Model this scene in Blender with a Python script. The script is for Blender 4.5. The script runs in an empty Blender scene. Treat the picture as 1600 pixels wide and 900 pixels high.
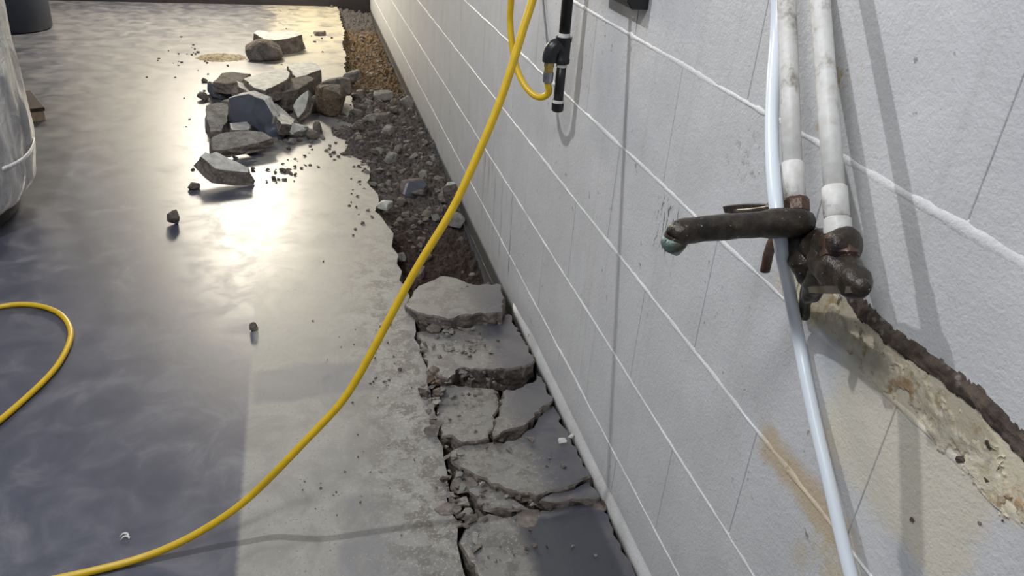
import bpy, bmesh, math, random
from mathutils import Vector, Matrix, noise
from mathutils.geometry import convex_hull_2d
random.seed(7)
SC = bpy.context.scene
COL = SC.collection

# ---------------------------------------------------------------- camera
F = 1215.51
RX = Vector((0.9681459, -0.0648617, 0.24183977))     # world axes in camera axes (x right, y down, z forward)
RY = Vector((-0.24215865, -0.48812416, 0.838507))
RZ = Vector((0.06366085, -0.87036071, -0.48828223))
CAM = Vector((-0.582, 0.0, 1.215))
cd = bpy.data.cameras.new('camera'); cam = bpy.data.objects.new('camera', cd); COL.objects.link(cam)
cd.sensor_fit = 'HORIZONTAL'; cd.sensor_width = 36.0; cd.lens = 36.0*F/1600.0
cd.clip_start = 0.02; cd.clip_end = 60
right = Vector((RX[0], RY[0], RZ[0])); down = Vector((RX[1], RY[1], RZ[1])); fwd = Vector((RX[2], RY[2], RZ[2]))
M = Matrix((( right.x, -down.x, -fwd.x), (right.y, -down.y, -fwd.y), (right.z, -down.z, -fwd.z))).to_4x4()
M.translation = CAM
cam.matrix_world = M
SC.camera = cam

# ---------------------------------------------------------------- world, lights, exposure
w = bpy.data.worlds.new('room_air'); SC.world = w; w.use_nodes = True
bg = w.node_tree.nodes['Background']; bg.inputs[0].default_value = (0.80, 0.88, 1.0, 1); bg.inputs[1].default_value = 0.21

def area(name, loc, target, sx, sy, power, col):
    l = bpy.data.lights.new(name, 'AREA'); l.shape = 'RECTANGLE'; l.size = sx; l.size_y = sy
    l.energy = power; l.color = col
    o = bpy.data.objects.new(name, l); COL.objects.link(o); o.location = loc
    o.rotation_euler = (Vector(target)-Vector(loc)).to_track_quat('-Z', 'Y').to_euler()
    return o
def point(name, loc, power, col, r):
    l = bpy.data.lights.new(name, 'POINT'); l.energy = power; l.color = col; l.shadow_soft_size = r
    o = bpy.data.objects.new(name, l); COL.objects.link(o); o.location = loc; return o
# ceiling bulb over the work area: casts the sharp pipe and hose shadows on the wall
point('ceiling_bulb', (-1.43, 1.70, 2.40), 92, (0.98, 0.98, 1.0), 0.022)
# second ceiling lamp, above and behind the camera
area('rear_ceiling_lamp', (-1.3, 0.05, 2.5), (-0.2, 0.9, 0.6), 0.4, 0.4, 23, (0.97, 0.98, 1.0))
# warm lamp at the far end of the room, mirrored in the floor paint
point('far_lamp', (-1.15, 6.40, 1.60), 215, (1.0, 0.91, 0.75), 0.20)
SC.view_settings.view_transform = 'Standard'; SC.view_settings.look = 'None'
SC.view_settings.exposure = 0.0; SC.view_settings.gamma = 1.0; SC.view_settings.use_curve_mapping = False

# ---------------------------------------------------------------- placing helpers
def ray(u, v):
    c = Vector((u-800.0, v-450.0, F)); return Vector((RX.dot(c), RY.dot(c), RZ.dot(c)))
def FL(u, v, z=0.0):                                   # point of a photo pixel at height z
    r = ray(u, v); return CAM + r*((z-CAM.z)/r.z)
def WL(u, v, x=0.0):                                   # point of a photo pixel in the plane x
    r = ray(u, v); return CAM + r*((x-CAM.x)/r.x)
def AY(u, v, y):
    r = ray(u, v); return CAM + r*((y-CAM.y)/r.y)
def PLN(u, v, p, n):
    r = ray(u, v); return CAM + r*((p-CAM).dot(n)/r.dot(n))
def N(p, s=1.0):
    return noise.noise(Vector(p)*s)

# ---------------------------------------------------------------- materials
class NT:
    def __init__(s, name):
        s.m = bpy.data.materials.new(name); s.m.use_nodes = True; s.t = s.m.node_tree
        s.b = s.t.nodes['Principled BSDF']; s._pos = None
    def n(s, typ, **kw):
        x = s.t.nodes.new(typ)
        for k, v in kw.items(): setattr(x, k, v)
        return x
    def l(s, a, b): s.t.links.new(a, b)
    def sock(s, x, inp):
        if hasattr(x, 'links') or isinstance(x, bpy.types.NodeSocket): s.l(x, inp)
        else: inp.default_value = x
    def pos(s):
        if s._pos is None: s._pos = s.n('ShaderNodeNewGeometry').outputs['Position']
        return s._pos
    def objc(s): return s.n('ShaderNodeTexCoord').outputs['Object']
    def xyz(s, v=None):
        x = s.n('ShaderNodeSeparateXYZ'); s.l(v or s.pos(), x.inputs[0]); return x.outputs
    def noise(s, scale, detail=4, rough=.55, vec=None, dist=0.0, stretch=None):
        v = vec or s.pos()
        if stretch:
            mp = s.n('ShaderNodeMapping'); mp.inputs['Scale'].default_value = stretch; s.l(v, mp.inputs[0]); v = mp.outputs[0]
        x = s.n('ShaderNodeTexNoise'); s.l(v, x.inputs['Vector']); x.inputs['Scale'].default_value = scale
        x.inputs['Detail'].default_value = detail; x.inputs['Roughness'].default_value = rough; x.inputs['Distortion'].default_value = dist
        return x.outputs['Fac']
    def vor(s, scale, out='Distance', vec=None, feature='F1'):
        x = s.n('ShaderNodeTexVoronoi', feature=feature); s.l(vec or s.pos(), x.inputs['Vector']); x.inputs['Scale'].default_value = scale
        return x.outputs[out]
    def ramp(s, f, a, b, lo=0.0, hi=1.0):
        x = s.n('ShaderNodeMapRange', interpolation_type='SMOOTHSTEP'); s.sock(f, x.inputs[0])
        x.inputs[1].default_value = a; x.inputs[2].default_value = b; x.inputs[3].default_value = lo; x.inputs[4].default_value = hi
        return x.outputs[0]
    def mt(s, op, a, b=0.0, clamp=False):
        x = s.n('ShaderNodeMath', operation=op, use_clamp=clamp); s.sock(a, x.inputs[0]); s.sock(b, x.inputs[1]); return x.outputs[0]
    def mul(s, *a):
        r = a[0]
        for b in a[1:]: r = s.mt('MULTIPLY', r, b)
        return r
    def add(s, *a):
        r = a[0]
        for b in a[1:]: r = s.mt('ADD', r, b)
        return r
    def mx(s, *a):
        r = a[0]
        for b in a[1:]: r = s.mt('MAXIMUM', r, b)
        return r
    def mix(s, f, a, b):
        x = s.n('ShaderNodeMix', data_type='RGBA'); s.sock(f, x.inputs[0])
        for v, i in ((a, 6), (b, 7)):
            if isinstance(v, tuple): x.inputs[i].default_value = (*v, 1)
            else: s.l(v, x.inputs[i])
        return x.outputs[2]
    def band(s, c, a0, a1, b0, b1):                    # rises a0..a1, falls b0..b1
        return s.mul(s.ramp(c, a0, a1), s.ramp(c, b0, b1, 1.0, 0.0))
    def col(s, c):
        if isinstance(c, tuple): s.b.inputs['Base Color'].default_value = (*c, 1)
        else: s.l(c, s.b.inputs['Base Color'])
    def rough(s, r): s.sock(r, s.b.inputs['Roughness'])
    def bump(s, h, strength=.3, dist=.003):
        x = s.n('ShaderNodeBump'); x.inputs['Strength'].default_value = strength; x.inputs['Distance'].default_value = dist
        s.l(h, x.inputs['Height']); s.l(x.outputs[0], s.b.inputs['Normal'])

def simple(name, c, rough=.5, metal=0.0, var=.15, scale=60, bump=.2, bd=.001):
    t = NT(name); n = t.noise(scale)
    t.col(t.mix(t.ramp(n, .3, .7), tuple(x*(1-var) for x in c), tuple(min(1, x*(1+var)) for x in c)))
    t.rough(rough); t.b.inputs['Metallic'].default_value = metal
    if bump: t.bump(n, bump, bd)
    return t.m

def mat_floor():
    t = NT('painted_concrete_floor'); x, y, z = t.xyz()
    n1 = t.noise(2.2, 5, .6); n2 = t.noise(9, 6, .65, dist=.6); n3 = t.noise(60, 5, .7); sp = t.noise(190, 3, .6)
    st = t.noise(5, 4, .6, stretch=(1.0, .35, 1))
    wob = t.mul(t.add(n3, -.5), .012)
    xs = t.add(x, wob)
    xw = t.add(x, t.mul(t.add(n2, -.5), .14))
    xs = t.add(xs, t.mul(t.ramp(y, 2.3, 3.6), t.add(n2, -.5), .9))
    strip = t.mul(t.ramp(xs, -.772, -.757), t.ramp(xw, -.16, -.10, 1, 0))
    paint = t.mix(t.ramp(n2, .25, .8), (.034, .038, .066), (.066, .071, .104))
    dust = t.mul(t.ramp(n2, .47, .75), t.ramp(n1, .35, .65), .6)
    paint = t.mix(dust, paint, (.19, .19, .20))
    paint = t.mix(t.mul(t.ramp(y, 2.1, 4.2), t.ramp(n2, .2, .7), .5), paint, (.26, .25, .235))  # paint lightened towards the far end: floor gloss put into the colour
    bare = t.mix(t.ramp(n2, .3, .7), (.165, .162, .150), (.30, .292, .265))
    resid = t.mul(t.ramp(st, .53, .60), t.ramp(x, -.62, -.40, 1, .25), t.ramp(n1, .3, .6), .75)
    bare = t.mix(resid, bare, (.15, .155, .185))
    bare = t.mix(t.mul(t.ramp(sp, .60, .68), t.ramp(n2, .40, .62)), bare, (.085, .075, .065))
    bare = t.mix(t.mul(t.ramp(sp, .36, .28), t.ramp(n1, .4, .6)), bare, (.42, .41, .37))
    c = t.mix(strip, paint, bare)
    edge = t.mul(t.ramp(xw, -.58, -.38), t.ramp(xw, -.06, -.17), t.add(.45, t.ramp(y, 2.6, 2.0, 0.0, .55)))
    grit = t.noise(120, 5, .8); lump = t.noise(21, 6, .7, dist=.4)
    c = t.mix(t.mul(edge, t.ramp(lump, .47, .57), .85), c, (.095, .085, .075))
    c = t.mix(t.mul(edge, t.ramp(grit, .54, .60), .75), c, (.40, .385, .345))
    sl = t.mul(t.ramp(xw, -.36, -.30), t.ramp(y, 2.35, 2.2))
    c = t.mix(t.mul(sl, t.ramp(n2, .25, .6), .55), c, (.095, .092, .090))
    bnd = t.mul(t.band(t.add(y, t.mul(t.add(n2, -.5), .10)), 1.60, 1.63, 1.74, 1.77), t.band(x, -.77, -.74, -.50, -.42))
    c = t.mix(t.mul(bnd, .6), c, (.115, .118, .14))
    # far part: patchy pale ochre tone towards the trench
    sand = t.mul(t.ramp(y, 4.2, 5.6), t.ramp(xw, -.95, -.55), t.ramp(n2, .25, .6), .8)
    c = t.mix(sand, c, (.50, .44, .30))
    # wet rounded patch on the broken slab close to the camera
    wx = t.band(t.add(x, t.mul(t.add(n3, -.5), .02)), -.225, -.19, -.045, -.03); wy = t.band(t.add(y, t.mul(t.add(n2, -.5), .05)), .80, .82, 1.125, 1.14)
    wet = t.mul(wx, wy)
    c = t.mix(wet, c, (.030, .033, .045))
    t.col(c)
    r = t.add(.36, t.mul(t.ramp(n2, .3, .75), .16), t.mul(strip, t.ramp(y, 2.7, 1.7), .16), t.mul(t.ramp(x, -.72, -.42), t.ramp(y, 1.9, 2.7), .15), t.mul(dust, .15))
    t.rough(r)
    t.b.inputs['IOR'].default_value = 1.6
    t.b.inputs['Coat Weight'].default_value = .55; t.b.inputs['Coat Roughness'].default_value = .42
    h = t.add(t.mul(n3, .5), t.mul(sp, .25), t.mul(n2, .25), t.mul(edge, lump, 7.0), t.mul(edge, grit, 3.0))
    t.bump(h, .18, .0022)
    return t.m

def mat_aggregate(name='broken_concrete', a=(.085, .070, .060), b=(.21, .18, .155), rust=.15):
    t = NT(name); n = t.noise(25, 6, .7); v = t.vor(70); n2 = t.noise(6, 3)
    c = t.mix(t.ramp(n, .3, .7), a, b)
    c = t.mix(t.mul(t.ramp(v, .32, .12), .55), c, (.27, .25, .225))
    c = t.mix(t.mul(t.ramp(n2, .55, .7), rust), c, (.16, .075, .03))
    t.col(c); t.rough(.9)
    t.bump(t.add(t.mul(v, -.6), n), .9, .006)
    return t.m

def mat_soil():
    t = NT('trench_soil'); x, y, z = t.xyz()
    n = t.noise(14, 7, .75); f = t.noise(75, 5, .7); v = t.vor(55)
    yy = t.add(y, t.mul(t.add(n, -.5), .7))
    grey = t.mix(t.ramp(f, .3, .72), (.042, .034, .031), (.19, .163, .146))
    dark = t.mix(t.ramp(f, .3, .75), (.022, .015, .012), (.095, .060, .042))
    sand = t.mix(t.ramp(f, .3, .7), (.052, .033, .018), (.215, .142, .072))
    c = t.mix(t.ramp(yy, 2.55, 2.95), dark, grey)
    c = t.mix(t.ramp(yy, 4.35, 4.75), c, sand)
    c = t.mix(t.ramp(yy, 6.25, 6.5), c, (.10, .09, .085))
    t.col(c); t.rough(.95)
    t.bump(t.add(t.mul(v, -.5), f, n), 1.0, .008)
    return t.m

def mat_block(name='painted_block', bead=False):
    t = NT(name); x, y, z = t.xyz()
    n = t.noise(9, 5, .6); f = t.noise(130, 4, .6); s = t.noise(300, 2, .5); big = t.noise(1.6, 3)
    drip = t.noise(3.2, 4, .6, stretch=(1, 9, .35))
    base = (.74, .745, .75) if bead else (.60, .605, .615)
    c = t.mix(t.ramp(n, .3, .75), tuple(k*.90 for k in base), base)
    if not bead: c = t.mix(t.mul(t.ramp(drip, .55, .72), .28), c, (.40, .39, .36))
    # faint soot and scuff specks
    sp = t.noise(42, 3, .6); spm = t.noise(2.6, 3)
    c = t.mix(t.mul(t.ramp(sp, .655, .72), t.ramp(spm, .42, .60), .8), c, (.17, .155, .145))
    # near ground splash dirt
    c = t.mix(t.mul(t.ramp(z, .10, .0), t.ramp(n, .35, .7), .5), c, (.33, .32, .30))
    c = t.mix(t.ramp(z, -.005, -.03), c, (.10, .095, .09))
    # cream coloured stain under the old pipe chase
    yy = t.add(y, t.mul(t.add(n, -.5), .10)); zz = t.add(z, t.mul(t.add(n, -.5), .07))
    m1 = t.mul(t.band(yy, .24, .28, .74, .79), t.band(zz, .725, .745, .79, .80))
    low = t.add(zz, t.mul(yy, .25))
    m2 = t.mul(t.band(yy, .385, .41, .60, .63), t.band(zz, .585, .62, .735, .75))
    cream = t.mx(t.mul(m1, .95), t.mul(m2, .62))
    c = t.mix(cream, c, (.66, .59, .44))
    rustn = t.noise(26, 5, .7)
    c = t.mix(t.mul(t.mx(m1, 0.0), t.ramp(rustn, .52, .66), .75), c, (.42, .27, .11))
    # orange seep along the mortar joint left of the hose
    zj = t.add(z, t.mul(t.add(rustn, -.5), .05))
    m3 = t.mul(t.band(yy, .50, .56, .70, .74), t.band(zj, .495, .522, .545, .572))
    c = t.mix(t.mul(m3, .6), c, (.50, .34, .14))
    m4 = t.mul(t.band(yy, .46, .49, .56, .60), t.band(zj, .41, .45, .51, .53), t.ramp(rustn, .35, .6))
    c = t.mix(t.mul(m4, .55), c, (.52, .42, .22))
    # yellow brown spots beside the supply pipes
    m5 = t.mul(t.band(y, .72, .735, .77, .785), t.band(z, .94, .96, 1.03, 1.05), t.ramp(rustn, .50, .62))
    c = t.mix(t.mul(m5, .8), c, (.42, .28, .12))
    # black scratches beside the spout end
    scr = t.noise(34, 3, .7, stretch=(1, 3.2, .8))
    m6 = t.mul(t.band(y, 1.045, 1.075, 1.13, 1.16), t.band(z, .61, .64, .71, .73), t.ramp(scr, .54, .60))
    c = t.mix(t.mul(m6, .85), c, (.05, .05, .05))
    # dark stain above the spout
    m7 = t.mul(t.band(yy, .80, .84, .92, .96), t.band(zz, .83, .85, .89, .91), t.ramp(rustn, .53, .64))
    c = t.mix(t.mul(m7, .6), c, (.12, .09, .06))
    # long drip marks low on the far wall
    m8 = t.mul(t.band(y, 2.02, 2.06, 2.44, 2.50), t.band(z, .04, .08, .30, .36), t.ramp(drip, .57, .64))
    c = t.mix(t.mul(m8, .75), c, (.10, .095, .09))
    t.col(c); t.rough(t.add(.36, t.mul(n, .25)))
    t.bump(t.add(t.mul(f, .8), t.mul(s, .4), t.mul(n, .9), t.mul(sp, .6)), .42, .0035)
    return t.m

MT = {}
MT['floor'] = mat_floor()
MT['agg'] = mat_aggregate()
MT['agg_rust'] = mat_aggregate('rusty_concrete', (.06, .042, .028), (.155, .110, .068), .6)
MT['agg_grey'] = mat_aggregate('grey_concrete', (.13, .125, .115), (.30, .285, .26), .05)
MT['soil'] = mat_soil()
MT['block'] = mat_block(); MT['bead'] = mat_block('painted_mortar', True)
MT['mortar'] = simple('recessed_mortar', (.57, .575, .58), .5)
MT['pale'] = simple('pale_concrete_face', (.47, .465, .43), .7, var=.25, scale=30, bump=.4, bd=.002)
MT['blue'] = simple('blue_grey_floor_paint', (.082, .092, .118), .33, var=.25, scale=14, bump=.3, bd=.002)
MT['hose'] = simple('yellow_rubber', (.66, .43, .010), .38, var=.06, bump=.05)
MT['black'] = simple('black_iron', (.012, .012, .014), .38, var=.3, bump=.25)
MT['tape'] = simple('thread_tape', (.62, .62, .60), .6)
MT['brass'] = simple('dull_brass', (.42, .30, .09), .4, .8)
MT['steel'] = simple('grey_steel', (.32, .33, .35), .35, .8)
MT['wire'] = simple('grey_cable', (.22, .22, .23), .5)
MT['plastic_black'] = simple('black_plastic', (.010, .010, .012), .45)
MT['bin'] = simple('dark_blue_plastic', (.018, .024, .038), .5, var=.1, scale=10, bump=.1)
MT['skirt'] = simple('dark_skirting', (.018, .014, .016), .6)
MT['farwall'] = simple('far_wall_paint', (.55, .53, .48), .6, var=.05, scale=4, bump=.1)
MT['darkbase'] = simple('black_base', (.006, .006, .007), .6)
MT['wood'] = simple('beige_card', (.42, .33, .23), .7)
MT['woodd'] = simple('dark_brown_edge', (.045, .028, .024), .6)
MT['paper'] = simple('white_scrap', (.62, .62, .58), .7)
MT['residue'] = mat_aggregate('dark_residue', (.035, .024, .018), (.12, .09, .072), .2)
def mat_plaster():
    t = NT('cream_plaster'); n = t.noise(60, 6, .7); r = t.noise(22, 5, .7)
    c = t.mix(t.ramp(n, .3, .7), (.54, .47, .33), (.70, .64, .51))
    c = t.mix(t.mul(t.ramp(r, .56, .66), .8), c, (.33, .20, .085))
    c = t.mix(t.mul(t.ramp(r, .36, .28), .7), c, (.20, .15, .12))
    t.col(c); t.rough(.85); t.bump(t.add(n, r), .8, .004); return t.m
MT['plaster'] = mat_plaster()
def mat_pipe():
    t = NT('white_painted_pipe'); n = t.noise(70, 5, .7); b = t.noise(18, 5, .7)
    c = t.mix(t.ramp(n, .3, .7), (.60, .59, .55), (.72, .715, .69))
    c = t.mix(t.mul(t.ramp(b, .52, .68), .8), c, (.20, .165, .12))
    t.col(c); t.rough(.45); t.bump(n, .3, .002); return t.m
MT['pipe'] = mat_pipe()
def mat_bronze(name='corroded_bronze', a=(.014, .011, .009), b=(.060, .046, .034), green=0.0):
    t = NT(name); n = t.noise(55, 6, .7); s = t.noise(150, 3, .6); g = t.noise(30, 4)
    c = t.mix(t.ramp(n, .3, .7), a, b)
    c = t.mix(t.mul(t.ramp(s, .66, .72), .6), c, (.42, .40, .34))
    if green: c = t.mix(t.mul(t.ramp(g, .40, .62), green), c, (.20, .33, .30))
    t.col(c); t.rough(.36); t.b.inputs['Metallic'].default_value = .3
    t.bump(t.add(n, s), .6, .002); return t.m
MT['bronze'] = mat_bronze(); MT['patina'] = mat_bronze('green_patina', (.030, .026, .018), (.085, .078, .055), .55)
MT['lever'] = simple('worn_metal', (.24, .21, .17), .25, .9, var=.4, scale=40)
MT['rustnut'] = mat_bronze('rusty_nut', (.05, .028, .018), (.13, .075, .05))
def mat_tube():
    t = NT('milky_plastic_tube'); t.col((.76, .82, .88)); t.rough(.28)
    t.b.inputs['Transmission Weight'].default_value = .05
    t.b.inputs['Subsurface Weight'].default_value = .15; t.b.inputs['Subsurface Radius'].default_value = (.01, .01, .01)
    return t.m
MT['tube'] = mat_tube()
def mat_sheet():
    t = NT('plastic_sheet'); n = t.noise(5, 6, .6, dist=1.2, stretch=(1.6, 1.6, .35)); f = t.noise(20, 5, .6, dist=.8)
    c = t.mix(t.ramp(n, .35, .65), (.34, .34, .35), (.66, .65, .64))
    t.col(c); t.rough(t.add(.2, t.mul(n, .25))); t.b.inputs['Coat Weight'].default_value = .3
    t.bump(t.add(n, t.mul(f, .5)), .8, .02); return t.m
MT['sheet'] = mat_sheet()

# ---------------------------------------------------------------- mesh helpers
def mesh_of(name, verts, faces, mats, fm=None, smooth=False):
    me = bpy.data.meshes.new(name); me.from_pydata([tuple(v) for v in verts], [], faces)
    for m in mats: me.materials.append(m)
    if fm:
        for p, i in zip(me.polygons, fm): p.material_index = i
    if smooth:
        for p in me.polygons: p.use_smooth = True
    me.update(); return me
def link(name, me, parent=None, loc=None):
    o = bpy.data.objects.new(name, me); COL.objects.link(o)
    if parent: o.parent = parent
    if loc is not None: o.location = loc
    return o
def from_bm(name, bm, mats, parent=None, smooth=False, loc=None):
    bmesh.ops.recalc_face_normals(bm, faces=bm.faces)
    me = bpy.data.meshes.new(name); bm.to_mesh(me); bm.free()
    for m in mats: me.materials.append(m)
    if smooth:
        for p in me.polygons: p.use_smooth = True
    return link(name, me, parent, loc)
def thing(name, label, cat, group=None, loc=(0, 0, 0)):
    o = bpy.data.objects.new(name, None); COL.objects.link(o); o.location = loc; o.empty_display_size = .05
    tag(o, label, cat, group); return o
def tag(o, label, cat, group=None, kind=None):
    if label: o['label'] = label
    if cat: o['category'] = cat
    if group: o['group'] = group
    if kind: o['kind'] = kind
    return o
def rebase(o):                                          # move the origin of a one-mesh thing to its base centre
    vs = [v.co for v in o.data.vertices]
    c = Vector(((min(v.x for v in vs)+max(v.x for v in vs))/2, (min(v.y for v in vs)+max(v.y for v in vs))/2, min(v.z for v in vs)))
    for v in o.data.vertices: v.co -= c
    o.location = c; return o

def catmull(P, n=8):
    P = [Vector(p) for p in P]; out = []
    Q = [P[0]*2-P[1]] + P + [P[-1]*2-P[-2]]
    for i in range(1, len(Q)-2):
        a, b, c, d = Q[i-1:i+3]
        for k in range(n):
            t = k/n
            out.append(.5*((2*b)+(c-a)*t+(2*a-5*b+4*c-d)*t*t+(3*b-a-3*c+d)*t**3))
    out.append(P[-1]); return out
def tube_bm(bm, path, radii, seg=14, cap=True, jit=0.0):
    path = [Vector(p) for p in path]
    if not hasattr(radii, '__len__'): radii = [radii]*len(path)
    rings = []; up = None
    for i, p in enumerate(path):
        d = (path[min(i+1, len(path)-1)]-path[max(i-1, 0)])
        if d.length < 1e-9: d = Vector((0, 0, 1))
        d.normalize()
        if up is None:
            up = Vector((0, 0, 1)) if abs(d.z) < .9 else Vector((1, 0, 0))
        up = (up-d*up.dot(d)).normalized(); s = d.cross(up)
        rr = []
        for k in range(seg):
            a = 2*math.pi*k/seg; q = p+(up*math.cos(a)+s*math.sin(a))*radii[i]
            if jit: q = q+Vector((N(q, 80), N(q+Vector((5, 0, 0)), 80), N(q+Vector((0, 9, 0)), 80)))*jit
            rr.append(bm.verts.new(q))
        rings.append(rr)
    for a, b in zip(rings[:-1], rings[1:]):
        for k in range(seg):
            bm.faces.new((a[k], a[(k+1) % seg], b[(k+1) % seg], b[k]))
    if cap:
        bm.faces.new(rings[0][::-1]); bm.faces.new(rings[-1])
def tube(name, path, radii, mat, parent=None, seg=14, jit=0.0):
    bm = bmesh.new(); tube_bm(bm, path, radii, seg, True, jit)
    return from_bm(name, bm, [mat], parent, True)
def lathe_bm(bm, c, axis, prof, seg=24):                # prof: (distance along axis, radius)
    c = Vector(c); axis = Vector(axis).normalized()
    path = [c+axis*h for h, r in prof]
    up = Vector((0, 0, 1)) if abs(axis.z) < .9 else Vector((1, 0, 0)); up = (up-axis*up.dot(axis)).normalized(); s = axis.cross(up)
    rings = []
    for (h, r) in prof:
        rings.append([bm.verts.new(c+axis*h+(up*math.cos(2*math.pi*k/seg)+s*math.sin(2*math.pi*k/seg))*max(r, 1e-4)) for k in range(seg)])
    for a, b in zip(rings[:-1], rings[1:]):
        for k in range(seg): bm.faces.new((a[k], a[(k+1) % seg], b[(k+1) % seg], b[k]))
    bm.faces.new(rings[0][::-1]); bm.faces.new(rings[-1])
def lathe(name, c, axis, prof, mat, parent=None, seg=24, smooth=True):
    bm = bmesh.new(); lathe_bm(bm, c, axis, prof, seg)
    o = from_bm(name, bm, [mat], parent, smooth)
    if smooth:
        md = o.modifiers.new('edges', 'EDGE_SPLIT'); md.split_angle = math.radians(50)
    return o
def box_bm(bm, lo, hi, bev=0.0, mat4=None):
    lo = Vector(lo); hi = Vector(hi); c = (lo+hi)/2; s = hi-lo
    r = bmesh.ops.create_cube(bm, size=1.0); vs = r['verts']
    for v in vs: v.co = Vector((v.co.x*s.x, v.co.y*s.y, v.co.z*s.z))+c
    if bev:
        es = list({e for v in vs for e in v.link_edges})
        r2 = bmesh.ops.bevel(bm, geom=es, offset=bev, segments=2, affect='EDGES', profile=.5)
        vs = list({v for f in r2['faces'] for v in f.verts} | {v for v in vs if v.is_valid})
    if mat4 is not None: bmesh.ops.transform(bm, matrix=mat4, verts=[v for v in vs if v.is_valid])
def box(name, lo, hi, mat, parent=None, bev=0.0, mat4=None):
    bm = bmesh.new(); box_bm(bm, lo, hi, bev, mat4); return from_bm(name, bm, [mat], parent)

def densify(pts, seg, jit, rnd):
    out = []
    n = len(pts)
    for i in range(n):
        a, b = pts[i], pts[(i+1) % n]; L = (b-a).length; k = max(1, int(L/seg))
        for j in range(k):
            p = a.lerp(b, j/k)
            if j: p = p+Vector((rnd.uniform(-1, 1), rnd.uniform(-1, 1), 0))*jit
            out.append(p)
    return out
def ragged_slab(name, top, thick, mats, dn=None, seg=.022, jit=.004, flare=-.012, chip=.003, seed=1, parent=None):
    """broken piece of floor slab: flat ragged top (slot 0), rough broken sides (slot 1)"""
    rnd = random.Random(seed); top = [Vector(p) for p in top]
    nrm = Vector((0, 0, 0))
    for i in range(len(top)):
        a, b = top[i], top[(i+1) % len(top)]
        nrm += Vector(((a.y-b.y)*(a.z+b.z), (a.z-b.z)*(a.x+b.x), (a.x-b.x)*(a.y+b.y)))
    nrm.normalize()
    dn = Vector(dn).normalized() if dn is not None else -nrm
    if dn.dot(nrm) > 0: top.reverse()
    cen = sum(top, Vector())/len(top)
    loop = densify(top, seg, jit, rnd)
    bm = bmesh.new(); rows = []
    def row(d, inset, j):
        r = []
        for p in loop:
            q = p + (cen-p).normalized()*inset + dn*d
            q += Vector((rnd.uniform(-1, 1), rnd.uniform(-1, 1), rnd.uniform(-1, 1)*.4))*j
            r.append(bm.verts.new(q))
        return r
    rows.append(row(0, chip, 0.0)); rows.append(row(chip*1.3, 0, chip*.5))
    rows.append(row(thick*.4, flare*-.3, jit*1.2)); rows.append(row(thick*.75, -flare*.7, jit*1.4)); rows.append(row(thick, -flare*1.3, jit))
    f = bm.faces.new(rows[0]); f.material_index = 0; tops = [f]
    n = len(loop)
    for ri, (a, b) in enumerate(zip(rows[:-1], rows[1:])):
        for k in range(n):
            f = bm.faces.new((a[k], b[k], b[(k+1) % n], a[(k+1) % n])); f.material_index = 1
    f = bm.faces.new(rows[-1][::-1]); f.material_index = 1
    bmesh.ops.triangulate(bm, faces=[x for x in bm.faces if len(x.verts) > 4])
    o = from_bm(name, bm, mats, parent)
    return o
def plane_slab(name, px, anchors, thick, mats, **kw):   # face outline on the plane through three anchors (u, v, z)
    A = [FL(*a) for a in anchors]; n = (A[1]-A[0]).cross(A[2]-A[0]).normalized()
    pts = [PLN(u, v, A[0], n) for u, v in px]
    if n.dot(CAM-A[0]) < 0: n = -n
    return ragged_slab(name, pts, thick, mats, dn=-n, **kw)
def rock_bm(bm, rx, ry, rz, rnd, npts=18, flat=.5, off=Vector((0, 0, 0)), rot=None):
    vs = []
    for i in range(npts):
        v = Vector((rnd.gauss(0, 1), rnd.gauss(0, 1), rnd.gauss(0, 1))).normalized()*rnd.uniform(.82, 1.1)
        v = Vector((max(-.85, min(.85, v.x)), max(-.85, min(.85, v.y)), max(-flat, min(.8, v.z))))
        v = Vector((v.x*rx, v.y*ry, (v.z+flat)*rz))
        if rot: v = rot @ v
        vs.append(bm.verts.new(v+off))
    r = bmesh.ops.convex_hull(bm, input=vs)
    bmesh.ops.delete(bm, geom=[v for v in r['geom_interior'] if isinstance(v, bmesh.types.BMVert)], context='VERTS')
def rock_mesh(name, rx, ry, rz, seed, mats, npts=18, flat=.5, smooth=False, paint=None, bev=True):
    rnd = random.Random(seed); bm = bmesh.new(); rock_bm(bm, rx, ry, rz, rnd, npts, flat)
    bmesh.ops.dissolve_limit(bm, angle_limit=math.radians(9), verts=bm.verts, edges=bm.edges)
    if bev:
        bmesh.ops.bevel(bm, geom=list(bm.edges), offset=min(rx, ry, rz)*.09, segments=1, affect='EDGES', profile=.5)
    bmesh.ops.recalc_face_normals(bm, faces=bm.faces)
    if paint is not None:
        for f in bm.faces: f.material_index = 1 if f.normal.dot(Vector(paint).normalized()) > .75 else 0
    me = bpy.data.meshes.new(name); bm.to_mesh(me); bm.free()
    for m in mats: me.materials.append(m)
    return me
def rock_at(name, u, v, wpx, hpx, label, mats, seed, cat='rubble', group=None, z0=0.0, npts=18, paint=None, rz=0.0, deep=.8, flat=.5):
    """a rock whose foot stands at pixel (u, v); size from its width and height in pixels"""
    p = FL(u, v, z0); k = (p-CAM).length/F
    me = rock_mesh(name, wpx*k*.60, wpx*k*.60*deep, hpx*k*.80, seed, mats, npts, flat, paint=paint)
    o = link(name, me, None, (p.x, p.y+wpx*k*.4*deep, z0)); o.rotation_euler.z = rz
    tag(o, label, cat, group); return o

# ================================================================ the shell
ZJ = [-.2813, -.0782, .125, .3282, .5314, .7346, .9378, 1.141, 1.3442]
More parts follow.
